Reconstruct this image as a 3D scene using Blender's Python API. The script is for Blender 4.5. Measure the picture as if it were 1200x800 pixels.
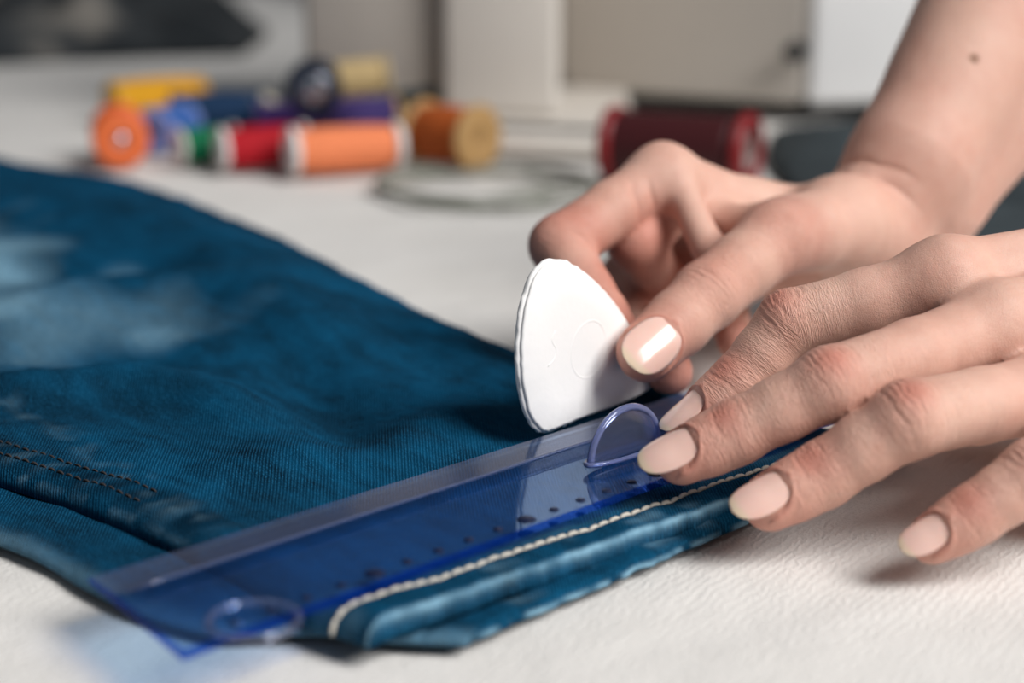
import bpy, bmesh, math, random
import numpy as np
from mathutils import Vector, Matrix

random.seed(7); rng = np.random.default_rng(7)
scene = bpy.context.scene
COL = scene.collection
for o in list(bpy.data.objects): bpy.data.objects.remove(o)

# ------------------------------------------------------------------ camera
CAM_H, PITCH, FPX = 0.14, math.radians(15), 2000.0
cd = bpy.data.cameras.new('camera'); cam = bpy.data.objects.new('camera', cd); COL.objects.link(cam)
cam.location = (0, 0, CAM_H); cam.rotation_euler = (math.pi/2 - PITCH, 0, 0)
cd.sensor_width = 36; cd.lens = 60; cd.clip_start = 0.01; cd.clip_end = 50
cd.dof.use_dof = True; cd.dof.focus_distance = 0.400; cd.dof.aperture_fstop = 6.6
scene.camera = cam

# ------------------------------------------------------------------ world, lights, exposure
w = bpy.data.worlds.new('world'); scene.world = w; w.use_nodes = True
w.node_tree.nodes['Background'].inputs[0].default_value = (0.80, 0.86, 0.95, 1)
w.node_tree.nodes['Background'].inputs[1].default_value = 0.125
def area(name, loc, target, size, energy, color):
    ld = bpy.data.lights.new(name, 'AREA'); ld.shape = 'RECTANGLE'; ld.size, ld.size_y = size
    ld.energy = energy; ld.color = color
    o = bpy.data.objects.new(name, ld); COL.objects.link(o); o.location = loc
    o.rotation_euler = (Vector(target) - Vector(loc)).to_track_quat('-Z', 'Y').to_euler()
    return o
area('window_light', (1.50, -0.50, 1.72), (0.03, 0.42, 0), (1.15, 1.4), 83, (1.0, 0.98, 0.96))
scene.view_settings.view_transform = 'Standard'; scene.view_settings.look = 'None'
scene.view_settings.exposure = 0.0; scene.view_settings.gamma = 1.0
scene.view_settings.use_curve_mapping = False

# ------------------------------------------------------------------ helpers
_f = np.array([0, math.cos(PITCH), -math.sin(PITCH)]); _u = np.array([0, math.sin(PITCH), math.cos(PITCH)])
_c = np.array([0, 0, CAM_H])
def ray(u, v): return _f + np.array([1., 0, 0])*(u-600)/FPX + _u*(400-v)/FPX
def atz(u, v, z=0.0):
    d = ray(u, v); return _c + d*((z-CAM_H)/d[2])
def aty(u, v, y):
    d = ray(u, v); return _c + d*(y/d[1])
def lin(h):
    if isinstance(h, str): h = [int(h[i:i+2], 16) for i in (0, 2, 4)]
    c = [x/255 for x in h]
    return tuple(x/12.92 if x <= .04045 else ((x+.055)/1.055)**2.4 for x in c) + (1,)
def nrm(v): v = np.asarray(v, float); return v/np.linalg.norm(v)

def tag(o, label=None, cat=None, group=None, kind=None):
    if label: o['label'] = label
    if cat: o['category'] = cat
    if group: o['group'] = group
    if kind: o['kind'] = kind
    return o
def empty(name, loc=(0, 0, 0)):
    o = bpy.data.objects.new(name, None); COL.objects.link(o); o.location = loc; o.empty_display_size = 0.01
    return o
def mesh_obj(name, verts, faces, mat, parent=None, smooth=True):
    me = bpy.data.meshes.new(name); me.from_pydata([tuple(map(float, v)) for v in verts], [], [tuple(map(int, f)) for f in faces])
    me.update()
    return link(name, me, mat, parent, smooth)
def link(name, me, mat, parent=None, smooth=True):
    o = bpy.data.objects.new(name, me); COL.objects.link(o)
    if mat is not None and len(me.materials) == 0: me.materials.append(mat)
    if smooth: me.polygons.foreach_set('use_smooth', [True]*len(me.polygons))
    if parent:
        o.parent = parent
        o.matrix_parent_inverse = Matrix.Translation(-Vector(parent.location))
    return o
def from_bm(name, bm, mat, parent=None, smooth=True):
    me = bpy.data.meshes.new(name); bmesh.ops.recalc_face_normals(bm, faces=bm.faces[:]); bm.to_mesh(me); bm.free()
    return link(name, me, mat, parent, smooth)
def grid_obj(name, P, mat, parent=None, flip=False, smooth=True):
    n, m = P.shape[:2]; idx = np.arange(n*m).reshape(n, m)
    f = np.stack([idx[:-1, :-1], idx[1:, :-1], idx[1:, 1:], idx[:-1, 1:]], -1).reshape(-1, 4)
    if flip: f = f[:, ::-1]
    me = bpy.data.meshes.new(name); me.from_pydata(P.reshape(-1, 3).tolist(), [], f.tolist()); me.update()
    return link(name, me, mat, parent, smooth)
def set_attr(o, name, vals):
    a = o.data.attributes.new(name, 'FLOAT', 'POINT'); a.data.foreach_set('value', np.asarray(vals, np.float32).ravel())
def bevel_box(bm, c, s, rot=None, bev=0.0, seg=3):
    M = Matrix.Translation(c) @ (rot.to_4x4() if rot else Matrix()) @ Matrix.Diagonal((*s, 1))
    r = bmesh.ops.create_cube(bm, size=1, matrix=M)
    if bev:
        e = list({e for v in r['verts'] for e in v.link_edges})
        bmesh.ops.bevel(bm, geom=e, offset=bev, segments=seg, affect='EDGES', profile=.5)
def prism(bm, pts, z0, z1, bev=0, seg=3):
    a = [bm.verts.new((x, y, z0)) for x, y in pts]; b = [bm.verts.new((x, y, z1)) for x, y in pts]
    n = len(pts); fs = [bm.faces.new(a[::-1]), bm.faces.new(b)]
    for i in range(n): fs.append(bm.faces.new((a[i], a[(i+1) % n], b[(i+1) % n], b[i])))
    if bev:
        bmesh.ops.bevel(bm, geom=list({e for f in fs for e in f.edges}), offset=bev, segments=seg, affect='EDGES', profile=.5)
def lathe(prof, n=32, axis=(0, 0, 1), loc=(0, 0, 0), close=False):
    """prof: list of (radius, height) -> verts, faces about axis"""
    q = Vector((0, 0, 1)).rotation_difference(Vector(axis)).to_matrix()
    V, Fc = [], []; k = len(prof)
    for i in range(n):
        a = 2*math.pi*i/n
        for r, h in prof: V.append(q @ Vector((r*math.cos(a), r*math.sin(a), h)) + Vector(loc))
    for i in range(n):
        for j in range(k if close else k-1):
            j2 = (j+1) % k; i2 = (i+1) % n
            Fc.append((i*k+j, i2*k+j, i2*k+j2, i*k+j2))
    return V, Fc
def tube(path, rad, n=8, closed=False):
    path = [Vector(p) for p in path]; m = len(path); V, Fc = [], []
    rads = rad if hasattr(rad, '__len__') else [rad]*m
    prev = None
    for i, p in enumerate(path):
        t = (path[(i+1) % m] - path[i-1]) if closed else (path[min(i+1, m-1)] - path[max(i-1, 0)])
        t.normalize()
        if prev is None: prev = t.orthogonal().normalized()
        prev = (prev - t*prev.dot(t)).normalized(); b = t.cross(prev)
        for k in range(n):
            a = 2*math.pi*k/n; V.append(p + (prev*math.cos(a) + b*math.sin(a))*rads[i])
    for i in range(m if closed else m-1):
        for k in range(n):
            i2 = (i+1) % m; k2 = (k+1) % n
            Fc.append((i*n+k, i*n+k2, i2*n+k2, i2*n+k))
    if not closed:
        Fc.append(tuple(range(n))[::-1]); Fc.append(tuple((m-1)*n+k for k in range(n)))
    return V, Fc
def seg_dist(P, poly):
    """distance of points P (...,2) to polyline, and param along it"""
    best = np.full(P.shape[:-1], 1e9); par = np.zeros(P.shape[:-1]); acc = 0
    for a, b in zip(poly[:-1], poly[1:]):
        a, b = np.asarray(a)[:2], np.asarray(b)[:2]; d = b-a; L = np.linalg.norm(d)
        t = np.clip(((P-a)@d)/(L*L), 0, 1); q = np.linalg.norm(P-(a+t[..., None]*d), axis=-1)
        m = q < best; best = np.where(m, q, best); par = np.where(m, acc+t*L, par); acc += L
    return best, par/acc
def catmull(pts, n):
    pts = np.asarray(pts, float); P = np.vstack([2*pts[0]-pts[1], pts, 2*pts[-1]-pts[-2]])
    d = np.r_[0, np.cumsum(np.linalg.norm(np.diff(pts, axis=0), axis=1))]; d /= d[-1]
    out = []
    for t in (np.linspace(0, 1, n) if np.isscalar(n) else n):
        i = min(max(int(np.searchsorted(d, t, 'right'))-1, 0), len(pts)-2); s = (t-d[i])/(d[i+1]-d[i])
        p0, p1, p2, p3 = P[i:i+4]
        out.append(.5*(2*p1+(p2-p0)*s+(2*p0-5*p1+4*p2-p3)*s*s+(-p0+3*p1-3*p2+p3)*s**3))
    return np.array(out)
def vnoise(P, scale, seed=0):
    """smooth value noise on 2-D or 3-D points, about -1..1"""
    r = np.random.default_rng(seed); T = r.random((64, 64, 64)).astype(np.float32)*2-1
    Q = np.asarray(P, float)*scale + 100.37
    if Q.shape[-1] == 2: Q = np.concatenate([Q, np.zeros(Q.shape[:-1]+(1,))], -1)
    i = np.floor(Q).astype(int); f = Q-i; f = f*f*(3-2*f); s = 0
    for dx in (0, 1):
        for dy in (0, 1):
            for dz in (0, 1):
                wgt = (f[..., 0] if dx else 1-f[..., 0])*(f[..., 1] if dy else 1-f[..., 1])*(f[..., 2] if dz else 1-f[..., 2])
                s = s + wgt*T[(i[..., 0]+dx) % 64, (i[..., 1]+dy) % 64, (i[..., 2]+dz) % 64]
    return s

# ------------------------------------------------------------------ materials
class NT:
    def __init__(s, name):
        s.m = bpy.data.materials.new(name); s.m.use_nodes = True; s.t = s.m.node_tree; s.n = s.t.nodes
        s.b = s.n['Principled BSDF']; s.out = s.n['Material Output']
    def add(s, typ, ins=None, **kw):
        x = s.n.new(typ)
        for k, v in kw.items(): setattr(x, k, v)
        for k, v in (ins or {}).items():
            if isinstance(v, bpy.types.NodeSocket): s.t.links.new(v, x.inputs[k])
            else: x.inputs[k].default_value = v
        return x
    def lk(s, a, b): s.t.links.new(a, b)
    def set(s, **kw):
        for k, v in kw.items():
            k = k.replace('_', ' ')
            if isinstance(v, bpy.types.NodeSocket): s.lk(v, s.b.inputs[k])
            else: s.b.inputs[k].default_value = v
        return s
    def coord(s, scale=None, rot=None, kind='Object'):
        c = s.add('ShaderNodeTexCoord').outputs[kind]
        if scale is None and rot is None: return c
        m = s.add('ShaderNodeMapping', {'Vector': c})
        if scale: m.inputs['Scale'].default_value = scale
        if rot: m.inputs['Rotation'].default_value = rot
        return m.outputs[0]
    def noise(s, vec, scale, detail=3, rough=.55):
        return s.add('ShaderNodeTexNoise', {'Vector': vec, 'Scale': scale, 'Detail': detail, 'Roughness': rough}).outputs['Fac']
    def ramp(s, fac, stops):
        r = s.add('ShaderNodeValToRGB', {'Fac': fac}); e = r.color_ramp.elements
        while len(e) < len(stops): e.new(.5)
        for el, (p, c) in zip(e, stops): el.position = p; el.color = c
        return r.outputs[0]
    def mix(s, fac, a, b, blend='MIX'):
        x = s.add('ShaderNodeMix', data_type='RGBA', blend_type=blend)
        for i, v in ((0, fac), (6, a), (7, b)):
            if isinstance(v, bpy.types.NodeSocket): s.lk(v, x.inputs[i])
            else: x.inputs[i].default_value = v
        return x.outputs[2]
    def math(s, op, a, b=0.0, clamp=False):
        x = s.add('ShaderNodeMath', operation=op, use_clamp=clamp)
        for i, v in ((0, a), (1, b)):
            if isinstance(v, bpy.types.NodeSocket): s.lk(v, x.inputs[i])
            else: x.inputs[i].default_value = v
        return x.outputs[0]
    def bump(s, h, strength=.3, dist=.001, normal=None):
        x = s.add('ShaderNodeBump', {'Height': h, 'Strength': strength, 'Distance': dist})
        if normal: s.lk(normal, x.inputs['Normal'])
        return x.outputs[0]
    def attr(s, name): return s.add('ShaderNodeAttribute', attribute_name=name).outputs['Fac']

def plain(name, col, rough=.5, spec=.4, metal=0, noise_amt=.08, nscale=60, bump=0, bscale=400):
    t = NT(name); c = t.coord(); n = t.noise(c, nscale)
    base = lin(col); dark = tuple(x*(1-noise_amt*2) for x in base[:3])+(1,)
    t.set(Base_Color=t.mix(n, dark, tuple(min(1, x*(1+noise_amt)) for x in base[:3])+(1,)), Roughness=rough, Metallic=metal, Specular_IOR_Level=spec)
    if bump: t.set(Normal=t.bump(t.noise(c, bscale), bump, .0005))
    return t.m

# tablecloth: off-white cotton with a fine diagonal rib
t = NT('tablecloth_cotton'); c = t.coord()
wv1 = t.add('ShaderNodeTexWave', {'Vector': t.coord(rot=(0, 0, .62)), 'Scale': 150, 'Distortion': 7, 'Detail': 2, 'Detail Scale': 1.5}).outputs['Fac']
wv2 = t.add('ShaderNodeTexWave', {'Vector': t.coord(rot=(0, 0, 2.2)), 'Scale': 420, 'Distortion': 2.0, 'Detail': 1}).outputs['Fac']
fine = t.noise(c, 1500, 2)
h = t.math('ADD', t.math('ADD', t.math('MULTIPLY', wv1, .22), t.math('MULTIPLY', wv2, .12)), t.math('MULTIPLY', fine, .9))
colr = t.mix(t.noise(c, 14, 3), lin((222, 219, 214)), lin((234, 232, 229)))
colr = t.mix(t.math('MULTIPLY', t.math('SUBTRACT', 1.0, h), .12, True), colr, lin((190, 184, 176)))
t.set(Base_Color=colr, Roughness=.85, Specular_IOR_Level=.2, Sheen_Weight=.15)
t.set(Normal=t.bump(t.noise(c, 55, 3), .25, .004, t.bump(h, .85, .0005)))
M_CLOTH = t.m

# denim: twill lines, slubs, worn patches (attribute 'fade')
def denim(name, dark, mid, light):
    t = NT(name); uv = t.coord(kind='UV')
    def mp(rot, sc=(1, 1, 1)):
        m = t.add('ShaderNodeMapping', {'Vector': uv}); m.inputs['Rotation'].default_value = (0, 0, rot); m.inputs['Scale'].default_value = sc
        return m.outputs[0]
    tw = t.add('ShaderNodeTexWave', {'Vector': mp(.9), 'Scale': 420, 'Distortion': 1.8, 'Detail': 2, 'Detail Scale': 3}).outputs['Fac']
    thr = t.noise(mp(0, (380, 3400, 1)), 1, 2)        # threads along the leg
    spk = t.noise(mp(0, (2100, 2900, 1)), 1, 1)
    big = t.noise(mp(0, (22, 34, 1)), 1, 4)
    f = t.attr('fade')
    med = t.noise(mp(.2, (70, 200, 1)), 1, 4)
    base = t.ramp(t.math('ADD', t.math('MULTIPLY', big, .6), t.math('MULTIPLY', med, .4)), [(.40, dark), (.60, mid)])
    lum = t.math('MULTIPLY', t.math('MULTIPLY', t.math('ADD', t.math('MULTIPLY', thr, .9), t.math('MULTIPLY', tw, .6)), spk), 1.15, True)
    lum = t.math('POWER', lum, 2.6)
    col = t.mix(t.math('MULTIPLY', lum, 1.1, True), base, lin((38, 114, 156)))
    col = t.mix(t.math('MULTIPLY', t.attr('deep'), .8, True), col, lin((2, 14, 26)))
    fn = t.math('MULTIPLY', f, t.math('ADD', .55, t.math('MULTIPLY', t.noise(mp(0, (240, 420, 1)), 1, 3), .9)), True)
    col = t.mix(fn, col, light)
    t.set(Base_Color=col, Roughness=.95, Specular_IOR_Level=.04)
    hh = t.math('ADD', t.math('MULTIPLY', tw, .7), t.math('ADD', t.math('MULTIPLY', thr, .5), t.math('MULTIPLY', spk, .6)))
    t.set(Normal=t.bump(hh, .45, .0004))
    return t.m
M_DENIM = denim('indigo_denim', lin((1, 17, 32)), lin((2, 60, 90)), lin((138, 180, 202)))
M_THREAD_TAN = plain('tan_topstitch', (206, 200, 188), .8, .2)
M_THREAD_DARK = plain('dark_topstitch', (58, 54, 54), .8, .2)

# skin
def skin():
    t = NT('skin'); c = t.coord()
    red, mole, pale = t.attr('red'), t.attr('mole'), t.attr('pale')
    n1 = t.noise(c, 55, 4); n2 = t.noise(c, 260, 3)
    base = t.mix(n1, lin((206, 157, 138)), lin((223, 183, 166)))
    base = t.mix(t.math('MULTIPLY', t.math('SUBTRACT', n2, .35), .5, True), base, lin((194, 122, 104)))
    base = t.mix(t.math('MULTIPLY', red, .85, True), base, lin((190, 92, 74)))
    base = t.mix(t.math('MULTIPLY', pale, .6, True), base, lin((240, 208, 188)))
    base = t.mix(mole, base, lin((120, 76, 44)))
    t.set(Base_Color=base, Roughness=.52, Specular_IOR_Level=.38, Subsurface_Weight=.15, Subsurface_Scale=.0022)
    t.b.inputs['Subsurface Radius'].default_value = (1.0, .4, .22)
    v = t.add('ShaderNodeTexVoronoi', {'Vector': c, 'Scale': 1700.0}, feature='DISTANCE_TO_EDGE').outputs['Distance']
    v = t.math('MINIMUM', v, .12)
    hh = t.math('ADD', t.math('MULTIPLY', v, 2.4), t.math('MULTIPLY', t.noise(c, 620, 3), .7))
    fc = t.add('ShaderNodeAttribute', attribute_name='finger_coord').outputs['Vector']; km = t.attr('knuckle')
    wr = t.add('ShaderNodeTexNoise', {'Vector': fc, 'Scale': 1.0, 'Detail': 3, 'Roughness': .6, 'Distortion': .6}).outputs['Fac']
    wr = t.math('ABSOLUTE', t.math('SUBTRACT', wr, .5)); wr = t.math('MULTIPLY', t.math('MINIMUM', wr, .12), 9.0)
    b1 = t.bump(hh, .36, .0004)
    t.set(Normal=t.bump(t.math('MULTIPLY', wr, km), .4, .0006, b1))
    return t.m
M_SKIN = skin()
t = NT('fingernail'); fe = t.attr('free')
bed = t.mix(t.noise(t.coord(), 120, 2), lin((232, 186, 172)), lin((242, 206, 194)))
t.set(Base_Color=t.mix(fe, bed, lin((226, 204, 178))), Roughness=.2, Specular_IOR_Level=.5, Coat_Weight=.5, Coat_Roughness=.16, Subsurface_Weight=.15, Subsurface_Scale=.001)
M_NAIL = t.m

M_CHALK = plain('white_chalk', (246, 245, 243), .75, .25, noise_amt=.015, nscale=90, bump=.12, bscale=500)

# clear blue acrylic for a thin plate: tinted see-through with a mirror gloss by angle
def acrylic(name, tint, rough=.06, ior=1.22, dcol=(.015, .17, .62, 1), dmix=.04, gl_w=.28):
    t = NT(name); t.n.remove(t.b)
    tr = t.add('ShaderNodeBsdfTransparent', {'Color': tint})
    gl = t.add('ShaderNodeBsdfGlossy', {'Color': (.95, .96, 1, 1), 'Roughness': rough})
    c = t.coord(); bm_ = t.bump(t.noise(c, 60, 2), .04, .002)
    t.lk(bm_, gl.inputs['Normal'])
    fr = t.add('ShaderNodeFresnel', {'IOR': ior}); t.lk(bm_, fr.inputs['Normal'])
    df = t.add('ShaderNodeBsdfDiffuse', {'Color': dcol})
    m0 = t.add('ShaderNodeMixShader', {0: dmix, 1: tr.outputs[0], 2: df.outputs[0]})
    m1 = t.add('ShaderNodeMixShader', {0: t.math('MULTIPLY', fr.outputs[0], gl_w), 1: m0.outputs[0], 2: gl.outputs[0]})
    t.lk(m1.outputs[0], t.out.inputs['Surface']); return t.m
M_ACRYL = acrylic('blue_clear_plastic', (.74, .87, 1, 1))
M_ACRYL_EDGE = acrylic('blue_clear_plastic_edge', (.10, .28, .90, 1), .12, dcol=(.004, .05, .32, 1), dmix=.2)
M_ACRYL_CLEAR = acrylic('clear_plastic_lilac', (.88, .91, .99, 1), .07, 1.42, (.5, .56, .8, 1), .06, .9)
M_ACRYL_BEVEL = acrylic('lilac_clear_plastic_bevel', (.84, .88, .98, 1), .10, 1.45, (.4, .46, .72, 1), .08, .8)
M_ACRYL_RIM = acrylic('lilac_clear_plastic_rim', (.70, .76, .96, 1), .10, 1.5, (.36, .42, .78, 1), .30, 1.0)
M_MARK = plain('dark_blue_print', (8, 24, 58), .5, .3)

# ------------------------------------------------------------------ setting
def box_obj(name, c, s, mat, parent=None, bev=0):
    bm = bmesh.new(); bevel_box(bm, Vector(c), s, None, bev); return from_bm(name, bm, mat, parent, bev > 0)
M_WALL = plain('grey_wall_paint', (120, 120, 118), .8, .2)
M_FLOOR = plain('brown_floor', (92, 74, 58), .6, .3, nscale=8)
tag(box_obj('floor', (0, 1.0, -.78), (6, 6, .04), M_FLOOR), kind='structure')
tag(box_obj('wall_back', (0, 3.2, .5), (6, .06, 2.6), M_WALL), kind='structure')
M_WOOD = plain('table_wood', (150, 112, 78), .5, .3, nscale=12)
tb = empty('table', (0, 1.0, -.76))
box_obj('tabletop', (0, 1.0, -.0186), (2.6, 2.8, .029), M_WOOD, tb, .003)
for sx in (-1, 1):
    for sy in (-1, 1): box_obj('leg', (sx*1.2, 1.0+sy*1.3, -.3966), (.06, .06, .7268), M_WOOD, tb, .004)
tag(tb, 'wooden table carrying the cloth, denim and sewing things', 'table')
# cloth sheet with soft ripples, finer near the camera
ys = np.r_[np.linspace(-.42, .15, 12)[:-1], np.linspace(.15, 1.1, 160), np.linspace(1.1, 2.42, 40)[1:]]
xs = np.r_[np.linspace(-1.32, -.4, 16)[:-1], np.linspace(-.4, .4, 140), np.linspace(.4, 1.32, 16)[1:]]
X, Y = np.meshgrid(xs, ys, indexing='ij'); P2 = np.stack([X, Y], -1)
ca, sa_ = math.cos(.62), math.sin(.62); Pr = np.stack([(X*ca+Y*sa_)*26, (-X*sa_+Y*ca)*90], -1)
Z = -.0018 + .0008*vnoise(P2, 14, 3) + .0004*vnoise(P2, 40, 4) + .00035*vnoise(Pr, 1, 6)
cl = grid_obj('tablecloth', np.stack([X, Y, Z], -1), M_CLOTH, flip=False)
tag(cl, 'off-white woven cotton cloth spread over the whole table', 'tablecloth')

# ------------------------------------------------------------------ jeans
jeans = empty('jeans', (-.12, .45, 0))
tag(jeans, 'dark blue denim jeans leg lying flat under the ruler', 'jeans')
HEM_A = atz(500, 708, .0075)[:2]; e1 = nrm(atz(868, 588, .0045)[:2]-HEM_A); HEM_A = HEM_A-e1*.014; e2 = np.array([-e1[1], e1[0]])   # along hem; up the leg
HEM_B = HEM_A + e1*.172
def xy(u, v, z=.006): return atz(u, v, z)[:2]
far_pts = [HEM_B, xy(820, 457), xy(590, 404), xy(440, 341), xy(300, 274), xy(150, 225), xy(0, 187, .012), (-.44, 1.04), (-.62, 1.22)]
near_pts = [HEM_A, HEM_A+e2*.02-e1*.003, xy(300, 682), xy(230, 645), xy(120, 596), xy(0, 556), (-.175, .415), (-.26, .48), (-.38, .57), (-.54, .68)]
def ridge_field(P):
    z = np.zeros(P.shape[:-1])
    for pts, amp, wd in RIDGES:
        poly = catmull([xy(*p) for p in pts], 14); d, s = seg_dist(P, poly)
        z += amp*np.exp(-(d/wd)**2)*np.clip(np.minimum(s, 1-s)*4+.15, 0, 1)
    return z
RIDGES = [([(-60, 470), (60, 476), (140, 468), (230, 480), (330, 520)], .0070, .011),
          ([(-60, 395), (80, 375), (200, 365), (320, 385), (430, 450)], .0080, .018),
          ([(-80, 270), (60, 270), (200, 300), (330, 350), (450, 400)], .0090, .026),
          ([(330, 425), (400, 500), (440, 560)], -.0045, .010),
          ([(210, 560), (330, 555), (470, 530), (600, 480)], .0040, .016),
          ([(480, 380), (560, 430), (640, 470)], .0036, .014),
          ([(-40, 425), (100, 425), (230, 440)], -.006, .010),
          ([(-40, 330), (120, 335), (260, 345)], -.005, .012)]
ST = .0090
def leg_sheet(name, near, far, zl_near, zl_far, thick, Redge, nu, nv, hem_out, seed, ridges):
    us = np.r_[0, .0003, .0008, .0014, .0021, np.linspace(.003, .03, 28), np.linspace(.031, 1, nu)**1.0]
    us = np.unique(np.r_[np.array([0, .0001, .0003, .0006, .0009, .0012, .0016, .0022, .003])/1.2, np.linspace(.0035, .04, 34), .04+.96*np.linspace(0.01, 1, nu)**1.35])
    N = catmull(near, us); Fa = catmull(far, us)
    wv = np.r_[0, .002, .006, .012, .02, .03, np.linspace(.042, .958, nv), .97, .98, .988, .994, .998, 1]
    P = N[:, None]*(1-wv)[None, :, None] + Fa[:, None]*wv[None, :, None]
    out = hem_out + .0006*vnoise(P[..., :2], 300, seed)
    P = P - e2*(out*np.exp(-us*60)[:, None])[..., None]
    W = np.linalg.norm(Fa-N, axis=1)[:, None]
    wn, wf = wv[None]*W, (1-wv[None])*W
    # distance up the leg from the hem
    dh = np.linalg.norm(P-P[:1], axis=-1)
    def rnd(d, R): return np.sqrt(np.clip(1-(1-np.clip(d/R, 0, 1))**2, 0, 1))
    prof = np.minimum(np.minimum(rnd(wn, Redge), rnd(wf, Redge*1.6)), rnd(np.maximum(dh, 0), .0018))
    zl = zl_near*(1-wv)[None]+zl_far*wv[None]
    along = (P-HEM_A)@e1; thk = thick*(1.12-.45*np.clip(along/.12, 0, 1)*np.exp(-np.maximum(dh-.06, 0)/.03)) if ridges else thick
    z = zl + (thk+(zl_near-zl)*.85)*prof
    fadein = np.clip((dh-.052)/.03, 0, 1)*np.clip(np.minimum(wn/.012, wf/.02), 0, 1)
    if ridges: z = z + ridge_field(P)*fadein + np.clip(dh-.1, 0, 1)*.018*prof
    z += (.0006*vnoise(P, 90, seed)+.0003*vnoise(P, 240, seed+1))*np.clip(dh/.01, 0, 1)*prof
    z -= .0007*np.exp(-((dh-ST)/.0011)**2)*prof                 # stitched groove of the hem
    z += .0005*vnoise(np.stack([P@e1, dh*.2], -1), 210, seed+5)*np.exp(-((dh-.005)/.003)**2)*prof   # puckers in the band
    o = grid_obj(name, np.dstack([P, z]), M_DENIM, jeans, flip=True)
    uvl = o.data.uv_layers.new(name='UVMap'); li = np.empty(len(o.data.loops), np.int32); o.data.loops.foreach_get('vertex_index', li)
    UV = np.stack([P@e2, P@e1], -1).reshape(-1, 2)[li]; uvl.data.foreach_set('uv', UV.astype(np.float32).ravel())
    # wear
    fade = (.78*np.exp(-((dh-.0008)/.0004)**2)*np.clip(.75+.5*vnoise(P, 220, 71), 0, 1) if ridges else .9*np.exp(-(np.maximum(dh, 0)/.00022)**2)*np.clip(.5+vnoise(P, 300, 77), 0, 1)) + .16*np.exp(-((dh-.013)/.003)**2)*(.5+.5*vnoise(P, 160, 8))
    fade += .30*np.clip(vnoise(np.stack([P@e1, dh], -1), 170, 12)-.15, 0, 1)*np.exp(-((dh-.005)/.003)**2)
    def patch(u, v, ru, rv, a, rot=0):
        nonlocal fade
        c0 = xy(u, v, .012); ax = xy(u+ru, v+rot*ru, .012)-c0; ay = xy(u, v+rv, .012)-c0
        M = np.linalg.inv(np.stack([ax, ay], 1)); q = (P-c0)@M.T
        d = np.sqrt((q**2).sum(-1)) + .35*vnoise(P, 60, 21)
        fade += a*np.clip(1.25-d, 0, 1)**1.0
    if ridges:
        patch(-5, 310, 72, 52, .6); patch(138, 316, 30, 9, .42); patch(80, 372, 170, 24, .28); patch(30, 405, 110, 26, .14)
        patch(185, 388, 40, 10, .15)
        fade += .22*np.exp(-((wn-.0010)/.0006)**2)*np.clip((dh-.05)/.02, 0, 1)*np.clip(.6+vnoise(P, 400, 33), 0, 1)
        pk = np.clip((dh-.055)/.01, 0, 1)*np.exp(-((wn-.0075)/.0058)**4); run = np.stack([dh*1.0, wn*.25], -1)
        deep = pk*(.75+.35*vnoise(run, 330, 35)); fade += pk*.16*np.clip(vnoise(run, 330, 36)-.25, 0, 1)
        d, s = seg_dist(P, [xy(*p) for p in [(-40, 478), (0, 490), (60, 516), (130, 553), (230, 615)]])
        fade += .12*np.exp(-(d/.0035)**2)*np.clip(vnoise(P, 260, 31)*1.6-.1, 0, 1)
        z_s = 0
    else:
        fade += .3*np.exp(-(wn/.003)**2)
    set_attr(o, 'fade', np.clip(fade, 0, 1)); set_attr(o, 'deep', np.clip(deep, 0, 1) if ridges else np.zeros_like(fade))
    sm = o.modifiers.new('thickness', 'SOLIDIFY'); sm.thickness = .0009; sm.offset = -1
    return o, P, z, dh
low_near = [xy(540, 754, .0005), xy(455, 752, .0005), xy(370, 744, .0005), xy(250, 742, .001), xy(150, 712, .001), xy(100, 688, .001), xy(0, 637, .001), (-.17, .385), (-.26, .455), (-.38, .55), (-.54, .66)]
low_far = [HEM_B-e1*.03, xy(780, 455)-e1*.03, xy(560, 420), xy(420, 365), (-.11, .60), (-.2, .70), (-.3, .79), (-.36, .85), (-.5, 1.0)]
low, _, _, _ = leg_sheet('back_leg', low_near, low_far, .0003, .0003, .0024, .005, 110, 90, .0012, 41, False)
top, TP, TZ, TDH = leg_sheet('front_leg', near_pts, far_pts, .0028, .0004, .0048, .006, 260, 200, 0.0, 17, True)
def top_z(p):
    d = ((TP-np.asarray(p)[None, None, :2])**2).sum(-1); i = np.unravel_index(np.argmin(d), d.shape); return TZ[i]

# stitches: one shared mesh, one object each
def stitch_mesh(name, L, r, mat):
    xs_ = np.linspace(-L/2, L/2, 5); V, Fc = tube([(x, 0, -.0004*(2*x/L)**2) for x in xs_], [r*.55, r, r, r, r*.55], 6)
    me = bpy.data.meshes.new(name); me.from_pydata([tuple(v) for v in V], [], Fc); me.materials.append(mat)
    me.polygons.foreach_set('use_smooth', [True]*len(me.polygons)); return me
def sew(name, me, path, pitch, parent, lift, twist=.12):
    path = np.asarray(path); s = np.r_[0, np.cumsum(np.linalg.norm(np.diff(path, axis=0), axis=1))]
    n = int(s[-1]/pitch)
    for i in range(n):
        a = np.array([np.interp((i+.1)*pitch, s, path[:, k]) for k in range(3)]); b = np.array([np.interp((i+.9)*pitch, s, path[:, k]) for k in range(3)])
        o = bpy.data.objects.new(name, me); COL.objects.link(o); o.parent = parent
        o.matrix_parent_inverse = Matrix.Translation(-Vector(parent.location))
        o.location = Vector((a+b)/2)+Vector((0, 0, lift)); d = b-a
        o.rotation_euler = (0, -math.atan2(d[2], math.hypot(d[0], d[1])), math.atan2(d[1], d[0])+twist)
st = stitch_mesh('hem_stitch', .0034, .00050, M_THREAD_TAN)
path = []
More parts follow.
